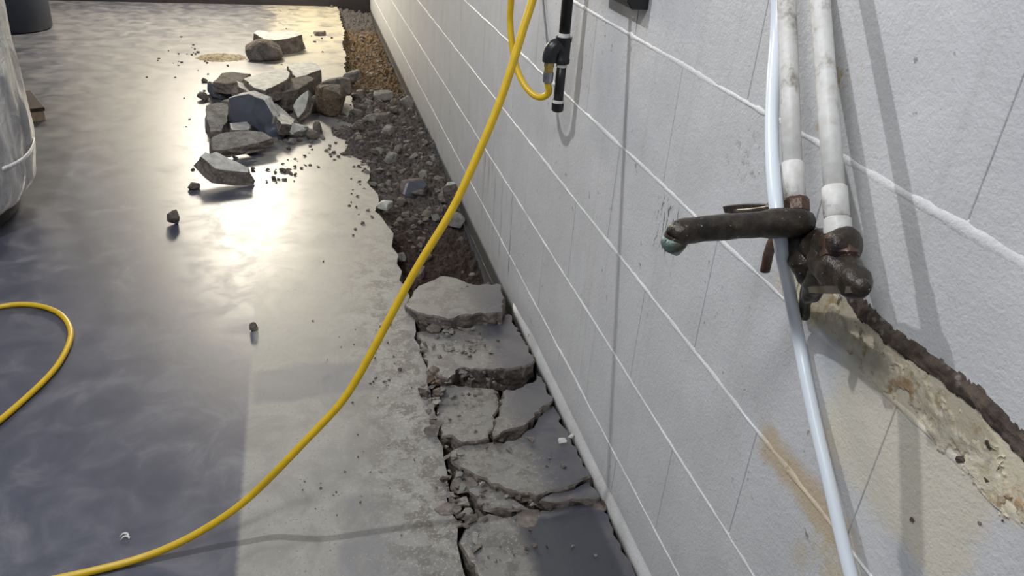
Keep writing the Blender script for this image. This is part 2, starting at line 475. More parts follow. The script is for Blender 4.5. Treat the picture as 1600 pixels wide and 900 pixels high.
# ---- floor: slab with a broken edge along the trench
EDGE_PX = [(735, 930), (722, 885), (714, 850), (716, 815), (703, 800), (697, 775), (700, 745), (693, 715), (692, 698), (677, 672), (680, 645), (673, 618),
           (668, 600), (670, 585), (660, 560), (655, 540), (650, 518), (648, 500), (634, 478), (640, 463), (634, 448), (624, 438), (628, 424), (620, 412), (622, 398),
           (612, 385), (614, 372), (600, 345), (586, 330), (592, 312), (585, 297), (574, 284), (578, 262), (570, 240), (575, 222), (566, 205),
           (566, 190), (556, 172), (550, 155), (541, 140), (543, 120), (537, 105), (541, 88), (535, 70), (538, 50), (532, 32), (529, 16)]
rnd = random.Random(3)
edge = [FL(u, v) for u, v in EDGE_PX]
edge = [Vector((edge[0].x, -1.5, 0))] + edge + [Vector((edge[-1].x, 7.0, 0))]
ed = []
for a, b in zip(edge[:-1], edge[1:]):
    k = max(1, int((b-a).length/.035))
    if a.y < .5: k = 2
    for j in range(k):
        p = a.lerp(b, j/k)
        if j: p = p+Vector((rnd.uniform(-.010, .010), rnd.uniform(-.006, .006), 0))
        ed.append(p)
ed.append(edge[-1])
bm = bmesh.new()
top = [bm.verts.new(p) for p in ed]
mid = [bm.verts.new(p+Vector((rnd.uniform(-.014, .006), rnd.uniform(-.006, .006), -.045+rnd.uniform(-.012, .012)))) for p in ed]
bot = [bm.verts.new(p+Vector((rnd.uniform(-.02, .012), 0, -.12))) for p in ed]
xl = -4.2
tl = [bm.verts.new((xl, p.y, 0)) for p in ed]
for i in range(len(ed)-1):
    f = bm.faces.new((tl[i], top[i], top[i+1], tl[i+1])); f.material_index = 0
    f = bm.faces.new((top[i], mid[i], mid[i+1], top[i+1])); f.material_index = 1
    f = bm.faces.new((mid[i], bot[i], bot[i+1], mid[i+1])); f.material_index = 1
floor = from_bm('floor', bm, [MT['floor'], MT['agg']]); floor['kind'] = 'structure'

# ---- right wall: painted concrete blocks, each its own piece
YJ0, YJ1 = .731, .934
wall = box('wall_right', (.0016, -1.5, -.45), (.20, 7.25, 2.7), MT['mortar']); wall['kind'] = 'structure'
BL, BH = .4064-.0018, .2032-.003
bm = bmesh.new(); box_bm(bm, (0, -BL/2, -BH/2), (.03, BL/2, BH/2), .0009)
block0 = None
for k in range(len(ZJ)-1):
    y = (YJ0 if k % 2 == 1 else YJ1) - 4*.4064 + .2032
    while y < 7.2:
        vis = y > (-.3)
        if ZJ[k] > 1.0 and y > 3.0: vis = False
        if ZJ[k] > .9 and y > 4.5: vis = False
        if vis:
            loc = Vector((N((y*3, k, 0))*.0008, y, (ZJ[k]+ZJ[k+1])/2))
            if block0 is None:
                block0 = from_bm('concrete_block', bm, [MT['block']], wall, loc=loc)
            else:
                o = block0.copy(); COL.objects.link(o); o.parent = wall; o.location = loc
        y += .4064
# thick painted mortar beads along the bed joints
for k in range(1, len(ZJ)-1):
    bm = bmesh.new(); z = ZJ[k]; rows = []; y = -.3
    while y < 7.2:
        big = 1.0+max(0, 1.6-y)*.14
        q = Vector((k*3.1, y*9, 0)); wv = (.0046+.0030*N(q)+.0030*N(q*4.3)+.0016*N(q*11))*big; wv = max(wv, .0015); pr = (.0019+.0016*N(q*1.7+Vector((9, 0, 0)))+.0006*N(q*7)); pr = max(pr, .0004)*(.75 if y < 1.4 else 1)
        zc = z+.0018*N(q*.8+Vector((0, 0, 7)))*big
        rows.append([bm.verts.new(v) for v in ((.001, y, zc+wv*1.1), (-pr*.75, y, zc+wv*.55), (-pr, y, zc), (-pr*.75, y, zc-wv*.55), (.001, y, zc-wv*1.1))])
        y += .012 if y < 2.2 else .03
    for a, b in zip(rows[:-1], rows[1:]):
        for i in range(4): bm.faces.new((a[i], a[i+1], b[i+1], b[i]))
    from_bm('mortar_joint', bm, [MT['bead']], wall, True)
# pale sloped fillet where wall and floor meet beside the unbroken slabs
bm = bmesh.new(); rows = []; y = -.5
while y < 2.0:
    n = N((y*7, 2, 0)); k_ = min(1, (2.0-y)/.25); h = (.026+.004*n)*k_+.002; d = (.005+.002*N((y*11, 5, 0)))*k_+.001
    rows.append([bm.verts.new(v) for v in ((.0005, y, h), (-d*.35, y, h*.55), (-d, y, .004), (-d*.95, y, -.10), (.0005, y, -.10))]); y += .03
for a, b in zip(rows[:-1], rows[1:]):
    for i in range(4): bm.faces.new((a[i], a[i+1], b[i+1], b[i]))
bm.faces.new(rows[0][::-1]); bm.faces.new(rows[-1])
o = from_bm('baseboard_right', bm, [MT['bead']], None, True); o['kind'] = 'structure'

# ---- far wall with dark skirting
yf = 6.93
fw = box('wall_far', (-4.2, yf+.02, -.45), (.0, yf+.16, 2.7), MT['farwall']); fw['kind'] = 'structure'
bb = box('baseboard_far', (-4.2, yf-.01, -.30), (-.001, yf+.02, .16), MT['skirt'], bev=.004,
         mat4=Matrix.Translation((0, 0, 0))); bb['kind'] = 'structure'

# ---- trench soil
def soil_h(x, y):
    p = Vector((x, y, 0))
    base = -.095
    if y < 2.75: base = -.135 + .02*min(1, max(0, (y-2.15)/.6))
    heap = math.exp(-((y-3.65)/.75)**2)*.085
    side = math.exp(-((x+.34)/.09)**2)*.03*(1 if y > 2.5 else .3)
    h = base+heap+side+N(p, 7)*.022+N(p, 17)*.020+N(p, 38)*.020+N(p, 95)*.011
    if y > 6.4: h += (y-6.4)*.12
    return h
vs = []; fs = []; nx = 52; x0, x1 = -.47, -.006
ys = []; y = .2
while y < 6.90:
    ys.append(y); y += .05 if y < 2.05 else (.0075 if y < 4 else .012)
for yy in ys:
    for i in range(nx+1):
        x = x0+(x1-x0)*i/nx
        vs.append((x, yy, soil_h(x, yy) if yy > 2.0 else -.16))
for j in range(len(ys)-1):
    for i in range(nx):
        a = j*(nx+1)+i; fs.append((a, a+1, a+nx+2, a+nx+1))
soil = link('trench_soil', mesh_of('trench_soil', vs, fs, [MT['soil']]))
tag(soil, 'crumbly brown and grey soil filling the open trench along the wall', 'soil', kind='stuff')

# ================================================================ broken slabs still lying beside the wall
SL = [
 ('slab closest to the open trench, pale dusty top and dark gap at the wall', 3,
  [(640, 465), (652, 447), (668, 446), (688, 431), (704, 432), (722, 441), (740, 444), (786, 444), (787, 468), (785, 489), (752, 489), (716, 494), (700, 499), (676, 493), (655, 489), (634, 479)], (.022, .006), .085),
 ('slab second from the trench, crumbled pale left half and blue grey right half', 4,
  [(650, 519), (690, 511), (714, 513), (750, 508), (800, 490), (815, 498), (830, 525), (846, 562), (822, 572), (790, 577), (760, 577), (716, 576), (700, 592), (688, 588), (668, 582), (662, 548)], (.012, -.028), .075),
 ('pale left half of the third slab, split by a short crack', 5,
  [(676, 606), (700, 600), (728, 602), (760, 606), (780, 612), (778, 640), (772, 660), (764, 684), (742, 690), (722, 692), (706, 680), (690, 682), (680, 662), (684, 636)], (.004, -.018), .07),
 ('blue grey right half of the third slab with a dark broken front edge at the wall', 6,
  [(785, 611), (810, 606), (838, 594), (852, 580), (862, 604), (871, 625), (850, 634), (830, 656), (812, 668), (790, 672), (770, 684), (775, 660), (781, 640)], (.012, -.022), .07),
 ('large fourth slab carrying a white speck of tissue', 7,
  [(722, 696), (744, 693), (770, 690), (786, 692), (815, 682), (838, 662), (856, 638), (872, 632), (900, 682), (932, 742), (900, 756), (860, 766), (838, 776), (806, 768), (790, 764), (760, 748), (724, 732), (706, 722), (700, 708)], (.012, -.022), .075),
 ('narrow wedge of pale slab between two long cracks', 8,
  [(712, 733), (726, 737), (760, 753), (788, 768), (812, 786), (832, 798), (806, 796), (780, 794), (756, 796), (744, 778), (728, 764), (712, 760)], (-.002, -.014), .06),
 ('thin pale strip of slab with broken front edge beside the wall', 9,
  [(842, 782), (866, 770), (904, 759), (934, 748), (942, 762), (948, 776), (920, 780), (886, 783), (860, 786)], (.008, -.010), .06),
 ('nearest broken slab with a dark wet patch on blue grey paint', 10,
  [(722, 836), (732, 812), (762, 802), (800, 806), (838, 802), (872, 792), (920, 786), (952, 780), (968, 812), (986, 850), (1010, 905), (1030, 960), (760, 960), (748, 905), (728, 868), (716, 848)], (-.002, -.008), .08),
]
for lab, sd, px, (zn, zf), th in SL:
    vmin = min(v for u, v in px); vmax = max(v for u, v in px)
    pts = [FL(u, v, zf+(zn-zf)*(v-vmin)/(vmax-vmin)) for u, v in px]
    pts = [Vector((min(p.x, -.013), p.y, p.z)) for p in pts]
    o = ragged_slab('broken_slab', pts, th, [MT['floor'], MT['agg']], dn=(0, 0, -1), jit=.006, flare=-.004, chip=.0035, seg=.014, seed=sd)
    tag(rebase(o), lab, 'slab', 'broken floor slabs along the wall')

# ================================================================ rubble pile
PILE = 'rubble pile of broken floor concrete'
AG, AR, GR, PA, BLU, FLO = MT['agg'], MT['agg_rust'], MT['agg_grey'], MT['pale'], MT['blue'], MT['floor']
def pile(name, px, an, th, mats, lab, seed, **kw):
    kw.setdefault('flare', .006); kw.setdefault('jit', .005); kw.setdefault('seg', .03)
    o = plane_slab(name, px, an, th, mats, seed=seed, **kw)
    tag(rebase(o), lab, 'rubble', PILE); return o
pile('concrete_chunk', [(357, 153), (372, 149), (389, 146), (414, 156), (428, 181), (424, 198), (407, 207), (394, 196), (355, 190)],
     [(355, 190, .045), (407, 207, .015), (389, 146, .185)], .05, [BLU, PA], 'large slab piece with blue grey painted face leaning at the front of the rubble pile', 21)
pile('concrete_chunk', [(380, 123), (412, 113), (442, 105), (453, 113), (451, 122), (430, 134), (414, 142), (396, 137)],
     [(380, 123, .17), (451, 122, .17), (414, 142, .165)], .07, [PA, AG], 'pale flat topped slab piece crowning the rubble pile', 22)
pile('concrete_chunk', [(369, 126), (385, 131), (414, 150), (434, 163), (461, 187), (456, 195), (440, 194), (424, 172), (396, 150), (374, 136)],
     [(369, 126, .16), (461, 187, .05), (424, 172, .10)], .05, [PA, AG], 'long pale wedge running down across the middle of the rubble pile', 23)
pile('concrete_chunk', [(448, 103), (470, 97), (491, 96), (502, 109), (480, 117), (462, 121)],
     [(448, 103, .13), (491, 96, .13), (480, 117, .13)], .09, [PA, AG], 'pale slab piece at the back right of the rubble pile', 24)
pile('concrete_chunk', [(482, 140), (481, 158), (474, 176), (465, 185), (457, 166), (462, 156)],
     [(482, 140, .15), (465, 185, .045), (457, 166, .085)], .045, [PA, AG], 'small pale arrow shaped shard upright in the rubble pile', 25)
pile('concrete_chunk', [(332, 128), (346, 114), (362, 112), (392, 115), (378, 128), (352, 131)],
     [(332, 128, .10), (392, 115, .12), (352, 131, .10)], .05, [AG, AG], 'brown rough slab piece at the back left of the rubble pile', 26)
pile('concrete_chunk', [(322, 164), (340, 159), (356, 162), (356, 190), (346, 204), (328, 206), (322, 185)],
     [(322, 164, .10), (328, 206, .04), (356, 190, .06)], .07, [GR, AG], 'rough grey brown block at the left front of the rubble pile', 27)
pile('concrete_chunk', [(330, 215), (352, 206), (388, 203), (412, 206), (428, 216), (400, 224), (352, 234), (331, 235)],
     [(330, 215, .085), (388, 203, .09), (352, 234, .055)], .04, [GR, AG], 'flat grey brown slab piece jutting out at the front of the rubble pile', 28)
pile('concrete_chunk', [(358, 192), (386, 190), (392, 196), (388, 203), (362, 203)],
     [(358, 192, .065), (386, 190, .065), (362, 203, .065)], .05, [PA, AG], 'narrow pale piece tucked under the blue painted slab of the rubble pile', 29)
pile('concrete_chunk', [(420, 140), (446, 124), (478, 117), (492, 122), (478, 132), (466, 140), (440, 146)],
     [(420, 140, .13), (492, 122, .13), (440, 146, .12)], .10, [AG, AG], 'brown grey rough slab edge below the pale crowning piece of the rubble pile', 30)
rock_at('concrete_chunk', 518, 184, 54, 42, 'rust brown boulder at the right end of the rubble pile beside the trench', [AR, AG], 31, 'rubble', PILE, paint=(0, .2, 1), npts=20)
rock_at('concrete_chunk', 526, 156, 46, 32, 'grey brown boulder behind the rust brown one next to the trench', [AG, GR], 32, 'rubble', PILE, z0=.03, paint=(0, 0, 1))
rock_at('concrete_chunk', 494, 178, 26, 34, 'upright brown grey stone left of the rust brown boulder', [AG], 33, 'rubble', PILE, deep=.5)
rock_at('concrete_chunk', 350, 156, 44, 24, 'dark blue painted lump at the left of the rubble pile', [BLU, AG], 34, 'rubble', PILE)
rock_at('concrete_chunk', 369, 151, 13, 12, 'small grey stone lodged behind the blue painted slab', [GR], 35, 'rubble', PILE, z0=.05)
rock_at('concrete_chunk', 317, 158, 17, 12, 'small dark stone just off the left end of the rubble pile', [AG], 36, 'rubble', PILE)
rock_at('concrete_chunk', 466, 216, 34, 22, 'pale wedge shaped stone at the right front of the rubble pile', [GR, PA], 37, 'rubble', PILE, paint=(-.3, -.6, .6), rz=.4)
rock_at('concrete_chunk', 430, 219, 36, 22, 'blue grey lump at the middle front of the rubble pile', [BLU, AG], 38, 'rubble', PILE)
rock_at('concrete_chunk', 488, 219, 20, 14, 'dark round stone at the right front corner of the rubble pile', [AG], 39, 'rubble', PILE)
rock_at('concrete_chunk', 497, 210, 14, 18, 'small upright stone right of the pale wedge of the rubble pile', [AG], 40, 'rubble', PILE)
rock_at('concrete_chunk', 456, 226, 12, 8, 'small pale pebble lying in front of the pale wedge stone', [GR], 41, 'rubble', PILE)
rock_at('concrete_chunk', 394, 240, 20, 11, 'small brown stone in the shade under the jutting slab piece', [AG], 42, 'rubble', PILE)
rock_at('concrete_chunk', 445, 168, 30, 30, 'brown stone wedged behind the long pale wedge', [AG], 43, 'rubble', PILE, z0=.02)
rock_at('concrete_chunk', 418, 170, 70, 40, 'brown core stone hidden in the middle of the rubble pile', [AG], 44, 'rubble', PILE)
rock_at('concrete_chunk', 378, 185, 60, 26, 'dark core stone carrying the blue painted slab', [AG], 45, 'rubble', PILE)
rock_at('concrete_chunk', 475, 150, 56, 34, 'grey brown core stone carrying the back right slab piece', [AG], 46, 'rubble', PILE)
rock_at('concrete_chunk', 320, 129, 9, 6, 'tiny brown stone left of the back left slab piece', [AG], 47, 'rubble', PILE)

# pieces standing alone on the floor
o = plane_slab('concrete_chunk', [(312, 244), (320, 237), (328, 240), (337, 236), (360, 248), (390, 263), (389, 270), (356, 267), (336, 264), (322, 252)],
               [(312, 244, .105), (390, 263, .065), (336, 264, .075)], .055, [PA, AG], seed=51, jit=.003, flare=.018, seg=.025)
tag(rebase(o), 'grey slab fragment standing alone in front of the rubble pile', 'rubble')
o = plane_slab('concrete_chunk', [(396, 51), (402, 47), (425, 50), (462, 49), (472, 54), (452, 60), (430, 63), (412, 61)],
               [(396, 51, .10), (472, 54, .10), (430, 63, .09)], .095, [PA, AG], seed=52, flare=.01)
tag(rebase(o), 'pale topped slab piece lying far behind the rubble pile', 'rubble')
rock_at('concrete_chunk', 412, 96, 54, 26, 'rounded brown stone in front of the far pale topped slab piece', [AG, AR], 53, paint=(.2, .2, 1), npts=26)
rock_at('concrete_chunk', 272, 353, 19, 22, 'dark pointed stone alone on the shiny floor', [AG], 54)
rock_at('concrete_chunk', 303, 298, 18, 10, 'flat brown pebble left of the lone slab fragment', [AG], 55)
rock_at('concrete_chunk', 397, 519, 12, 14, 'small black stone on the floor beside the edge of the bare strip', [AG], 56)
rock_at('concrete_chunk', 500, 56, 18, 6, 'dark flat stone right of the far pale topped slab piece', [AG], 57)
o = rock_at('tissue_scrap', 880, 694, 14, 8, 'small white tissue scrap on the fourth broken slab', [MT['paper']], 58, 'scrap', z0=.0)
rock_at('tissue_scrap', 893, 685, 10, 6, 'tiny white scrap right of the tissue on the fourth slab', [MT['paper']], 59, 'scrap', z0=-.004)
# curled scrap near the hose
bm = bmesh.new(); p = FL(195, 845)
for s in range(2):
    a = [bm.verts.new((p.x+.008*math.cos(t)-.003*s, p.y+.006*math.sin(t)+.008*s, .0015+.0035*math.sin(t))) for t in (0.2, .9, 1.6, 2.3, 2.9)]
    b = [bm.verts.new((v.co.x+.0015, v.co.y+.0035, v.co.z+.001)) for v in a]
    for i in range(4): bm.faces.new((a[i], a[i+1], b[i+1], b[i]))
o = from_bm('paper_curl', bm, [MT['paper']]); md = o.modifiers.new('thick', 'SOLIDIFY'); md.thickness = .0012
tag(rebase(o), 'curled whitish scrap on the dark floor above the hose', 'scrap')
# smear of sandy grit
bm = bmesh.new()
c = FL(330, 92)
bmesh.ops.create_grid(bm, x_segments=40, y_segments=20, size=1)
for v in bm.verts:
    x, y = v.co.x, v.co.y; r = math.hypot(x, y); q = Vector((x*3, y*3, 1))
    v.co = Vector((c.x+.06+x*.17+.02*N(q), c.y+.03+y*.12, max(-.004, .022*(1-r*r*1.2)*(1 if x < .1 else .55)+.006*N(q, 3)-.002)))
bmesh.ops.delete(bm, geom=[f for f in bm.faces if all(v.co.z < 0 for v in f.verts)], context='FACES')
o = from_bm('sand_smear', bm, [simple('ochre_sand', (.30, .25, .165), .95, var=.4, scale=80, bump=.8, bd=.004)])
tag(o, 'low smear of ochre sand and grit on the floor left of the far stones', 'sand', kind='stuff')

# ---- rubble stones in the trench
rv = []
for i in range(14):
    mats = [[AG], [GR], [AG]][i % 3]
    rv.append(rock_mesh('rubble_stone', .5, .42, .36, 200+i, mats, npts=16, flat=.45))
rnd = random.Random(11); n = 0; placed = []
GS = 'rubble stones in the trench'
tries = 0
while n < 288 and tries < 16000:
    tries += 1
    y = rnd.choice([rnd.uniform(2.3, 3.2), rnd.uniform(2.7, 4.5), rnd.uniform(2.7, 4.5), rnd.uniform(2.6, 3.8), rnd.uniform(4.5, 6.2)])
    x = rnd.uniform(-.36, -.02)
    if y < 2.35 or (y < 2.75 and x > -.16 and rnd.random() < .7): continue
    s = rnd.choice([.025, .03, .035, .045, .06, .075])*rnd.uniform(.8, 1.2)
    if y > 4.5: s *= .7
    if any((x-a)**2+(y-b)**2 < (.37*(s+c_))**2 for a, b, c_ in placed): continue
    placed.append((x, y, s))
    h = soil_h(x, y)
    o = link('rubble_stone', rv[rnd.randrange(14)], None, (min(x, -.02-s*.4), y, h-s*.10)); o.scale = (s, s*rnd.uniform(.8, 1.2), s*rnd.uniform(.8, 1.3))
    o.rotation_euler = (rnd.uniform(-.4, .4), rnd.uniform(-.4, .4), rnd.uniform(0, 6.28))
    reg = 'deep near end' if y < 2.75 else ('sandy far stretch' if y > 4.5 else ('near rubble' if y < 3.4 else 'far rubble'))
    side = 'against the wall' if x > -.11 else ('in the middle' if x > -.25 else 'along the floor edge')
    size = 'small' if s < .032 else ('large' if s > .055 else 'middling')
    vi = rv.index(o.data); tone = 'pale grey' if vi % 3 == 1 else 'brown grey'
    lab = '%s %s stone %s, trench %s' % (size, tone, side, reg)
    tag(o, lab, 'stone', 'rubble stones: '+size+' '+tone+' '+side+', '+reg); n += 1
def tr(u, v, w, h, lab, mats, seed, z, **kw):
    return rock_at('rubble_stone', u, v, w, h, lab, mats, seed, 'stone', None, z0=z, **kw)
tr(648, 312, 42, 26, 'blue painted slab fragment half buried in the trench rubble', [AG, BLU], 61, -.06, paint=(0, -1, .3))
tr(704, 322, 26, 36, 'upright stone with a white top in the trench against the wall', [AG, PA], 62, -.06, paint=(0, 0, 1), deep=.6)
tr(716, 358, 26, 22, 'grey stone behind the hose at the wall side of the trench', [GR], 63, -.08)
tr(602, 330, 34, 14, 'pale flake on the ragged floor edge beside the trench', [PA], 64, -.012)
tr(600, 158, 32, 14, 'pale flat stone across the trench where sand meets rubble', [GR], 65, -.05)
tr(636, 172, 26, 20, 'rounded grey stone against the wall where the trench rubble begins', [GR], 66, -.06)
tr(592, 195, 36, 13, 'long brown grey stone lying across the trench rubble', [AG], 67, -.04)
tr(552, 130, 30, 18, 'grey stone at the floor edge beside the rust brown boulder', [GR], 68, -.03)
tr(570, 14, 50, 20, 'dark concrete lump at the far end of the trench', [AG], 69, -.04)

# ---- crumbs scattered on floor and slabs
cv = [rock_mesh('concrete_crumb', .5, .45, .35, 300+i, [[AG], [GR], [AG], [MT['residue']]][i % 4], npts=10, flat=.4, bev=False) for i in range(8)]
def crumbs(nn, gen, size, lab, grp, seed, pick=range(8), cat='crumb'):
    r = random.Random(seed)
    for i in range(nn):
        p = gen(r); s = r.uniform(*size)*(1.6 if r.random() < .12 else 1)
        o = link('concrete_crumb', cv[r.choice(list(pick))], None, p); o.scale = (s, s, s*r.uniform(.7, 1.1)); o.rotation_euler.z = r.uniform(0, 6.3)
        tag(o, lab, cat, grp)
def around(u, v, su, sv, z=0.0):
    def g(r):
        while True:
            p = FL(r.gauss(u, su), r.gauss(v, sv), z)
            if p.x < -.36 and p.y < 6.7: return p
    return g
crumbs(26, around(292, 96, 26, 14), (.010, .022), 'dark crumb scattered left of the sand smear', 'crumbs left of the sand smear', 1, (0, 2, 3))
crumbs(34, around(446, 268, 22, 10), (.010, .026), 'dark crumb right of the lone slab fragment', 'crumbs beside the lone slab fragment', 2, (0, 2, 3, 4))
crumbs(26, around(520, 230, 26, 16), (.012, .028), 'crumb on the bare floor right of the rubble pile', 'crumbs right of the rubble pile', 3)
crumbs(16, around(470, 60, 40, 14), (.014, .030), 'crumb around the far stones beside the trench', 'crumbs around the far stones', 4, (0, 2, 3))
crumbs(10, around(300, 190, 60, 60), (.010, .018), 'crumb on the shiny floor left of the rubble pile', 'crumbs left of the rubble pile', 5, (0, 2, 3))
crumbs(22, around(560, 300, 14, 40), (.010, .022), 'crumb on the floor edge along the trench', 'crumbs along the trench edge', 6)
crumbs(30, around(600, 560, 50, 60), (.004, .010), 'tiny grit crumb on the bare strip right of the hose', 'grit on the bare strip', 7)
crumbs(30, around(560, 760, 90, 60), (.003, .008), 'tiny grit crumb on the bare strip below the hose', 'grit below the hose', 8)
crumbs(34, around(420, 222, 40, 9), (.016, .040), 'small broken bit around the front foot of the rubble pile', 'bits at the foot of the rubble pile', 21)
crumbs(16, around(336, 150, 14, 12), (.014, .030), 'small broken bit at the left end of the rubble pile', 'bits at the left of the rubble pile', 22, (0, 2, 3))
fv = [rock_mesh('concrete_flake', .5, .42, .16, 330+i, [[AG], [GR], [MT['agg_grey']]][i % 3], npts=12, flat=.4, bev=False) for i in range(6)]
def on_slab(u, v, su, sv, z):
    def g(r):
        while True:
            p = FL(r.gauss(u, su), r.gauss(v, sv), z)
            if -.34 < p.x < -.05: return p
    return g
crumbs(26, on_slab(715, 552, 34, 18, -.004), (.008, .026), 'grey flake on the crumbled second slab', 'flakes on the second slab', 9, (1, 5, 4))
crumbs(14, on_slab(745, 455, 24, 8, .008), (.006, .014), 'crumb on the slab closest to the trench', 'crumbs on the first slab', 10)
crumbs(30, on_slab(672, 640, 9, 40, .0), (.010, .034), 'broken crumb along the long crack beside the slabs', 'crumbs along the long crack', 12)
crumbs(26, on_slab(706, 770, 10, 40, .0), (.008, .030), 'broken crumb along the near end of the long crack', 'crumbs along the near crack', 13)
crumbs(24, on_slab(790, 775, 40, 16, .0), (.006, .020), 'crumb around the crossing cracks of the near slabs', 'crumbs around the crossing cracks', 14)
crumbs(12, on_slab(850, 730, 26, 12, .0), (.005, .012), 'crumb on the large fourth slab', 'crumbs on the fourth slab', 15)
crumbs(30, on_slab(735, 620, 36, 50, -.002), (.005, .016), 'loose flake on the third slab', 'flakes on the third slab', 17)
crumbs(20, on_slab(760, 560, 40, 14, -.002), (.006, .020), 'loose flake on the blue grey half of the second slab', 'flakes on the blue grey second slab', 18)
crumbs(14, on_slab(800, 850, 50, 24, -.002), (.004, .012), 'crumb on the nearest broken slab', 'crumbs on the nearest slab', 16)
def flakes(nn, gen, size, lab, grp, seed):
    r = random.Random(seed)
    for i in range(nn):
        p = gen(r); s_ = r.uniform(*size)
        o = link('concrete_flake', fv[r.randrange(6)], None, p); o.scale = (s_, s_*r.uniform(.6, 1), s_); o.rotation_euler = (r.uniform(-.2, .2), r.uniform(-.2, .2), r.uniform(0, 6.3))
        tag(o, lab, 'flake', grp)
flakes(22, on_slab(705, 545, 26, 22, -.010), (.016, .042), 'thin flat flake on the crumbled left half of the second slab', 'thin flakes on the second slab', 41)
flakes(24, on_slab(680, 640, 12, 44, -.004), (.016, .046), 'thin flat flake beside the long crack at the third slab', 'thin flakes at the long crack', 42)
flakes(22, on_slab(725, 800, 22, 34, -.004), (.016, .044), 'thin flat flake beside the near end of the long crack', 'thin flakes at the near crack', 43)
flakes(12, on_slab(800, 725, 30, 14, -.004), (.012, .030), 'thin flat flake on the fourth slab by the crack', 'thin flakes on the fourth slab', 44)
flakes(10, on_slab(730, 462, 26, 10, .008), (.010, .024), 'thin flat flake on the slab closest to the trench', 'thin flakes on the first slab', 45)
BR = [(728, 770, 44, 16, 'brown crumbling lump at the crossing of the long crack'), (700, 812, 40, 26, 'rust brown lump in the long crack near the camera'),
      (824, 786, 34, 16, 'dark brown lump where the near cracks meet'), (830, 826, 46, 16, 'rust brown lump at the far edge of the nearest slab'),
      (940, 802, 30, 12, 'brown lump at the wall beside the nearest slab'), (660, 676, 32, 18, 'brown lump in the long crack left of the third slab'),
      (700, 684, 30, 14, 'grey brown flake at the corner of the third slab'), (680, 520, 26, 12, 'grey stone at the corner under the first slab')]
for i, (u, v, ww, hh, lab) in enumerate(BR):
    rock_at('concrete_chunk', u, v, ww, hh*.55, lab, [AG, MT['residue']], 400+i, z0=-.016, npts=26, paint=(.4, .5, .6))

# ================================================================ things on the wall
# ---- black iron air line
YP = 1.612; XP = -.041
air = thing('air_pipe', 'black iron pipe drop with tee, drip leg and cap on the white block wall', 'pipe', loc=(XP, YP, .68))
def P_(o, p): return Vector(p)-o.location
def kid(o, par):                                        # keep world placing when parenting to an Empty with a location
    o.location = o.location-par.location; return o
pt = [WL(893, -8, XP), WL(882, 53, XP)]
zt = pt[1].z; yp = pt[1].y
kid(tube('pipe', [(XP, yp, 1.75), (XP, yp, zt)], .0122, MT['black'], air), air)
kid(lathe('thread_tape', (XP, yp, zt-.008), (0, 0, 1), [(0, .0130), (.010, .0128)], MT['tape'], air), air)
zt2 = zt-.006
kid(lathe('tee_body', (XP, yp, zt2-.055), (0, 0, 1), [(0, .0165), (.008, .0172), (.010, .0158), (.045, .0158), (.047, .0174), (.055, .0174)], MT['black'], air), air)
el = catmull([(XP, yp, zt2-.030), (XP-.012, yp, zt2-.020), (XP-.022, yp, zt2-.024), (XP-.027, yp, zt2-.040), (XP-.027, yp, zt2-.052)], 5)
kid(tube('elbow', el, [.0165]*6+[.0168]*(len(el)-6), MT['black'], air), air)
xe = XP-.028; ze = zt2-.052
cpl = kid(lathe('brass_coupling', (xe, yp, ze), (0, 0, -1), [(0, .0115), (.011, .0115), (.0115, .010), (.022, .010)], MT['brass'], air, 6, False), air)
lathe('hose_ferrule', (xe, yp, ze-.022), (0, 0, -1), [(0, .0112), (.020, .0112), (.022, .010)], MT['steel'], cpl)
zl = WL(876, 97, XP).z; zc = WL(873, 161, XP).z
kid(lathe('thread_tape', (XP, yp, zl-.008), (0, 0, 1), [(0, .0120), (.006, .0120)], MT['tape'], air), air)
leg = kid(tube('drip_leg', [(XP, yp, zt2-.05), (XP, yp, zc)], .0110, MT['black'], air), air)
lathe('thread_tape', (XP, yp, zc), (0, 0, 1), [(0, .0134), (.006, .0134)], MT['tape'], leg)
lathe('end_cap', (XP, yp, zc-.020), (0, 0, 1), [(0, .0105), (.003, .0134), (.020, .0138)], MT['black'], leg)

# ---- yellow air hose: one long hose from the coupling to the floor and off past the frame
RH = .0073
loop = [(xe, yp, ze-.030), (xe, yp, ze-.046)]
for (u, v, y) in [(858, 145, yp+.004), (848, 152, yp+.014), (836, 150, yp+.030), (823, 138, yp+.055), (811, 117, yp+.085), (803, 90, yp+.110), (799, 60, yp+.125), (797, 30, yp+.135), (799, -2, yp+.130)]:
    loop.append(AY(u, v, y))
top_ = [(-.125, yp+.11, 1.13), (-.105, yp+.05, 1.36), (-.090, yp-.05, 1.46), (-.085, 1.49, 1.43), (-.100, 1.447, 1.29), (-.142, 1.410, 1.13)]
HPX = [(832, 0), (826, 20), (819, 40), (808, 78), (783, 155), (757, 218), (735, 268), (718, 305), (694, 350), (650, 420), (601, 512), (548, 610), (510, 655), (474, 692), (438, 730)]
hn = Vector((0, 1, -.235)); hq = Vector((-1.0, 1.145, 0))     # the plane in which the hose hangs
hp = [PLN(u, v, hq, hn) for u, v in HPX]
hp += [FL(402, 766, .106), FL(368, 795, .075), FL(334, 818, .050), FL(300, 838, .032), FL(265, 855, .019), FL(230, 868.5, .011), FL(192, 880.5, .0076)]
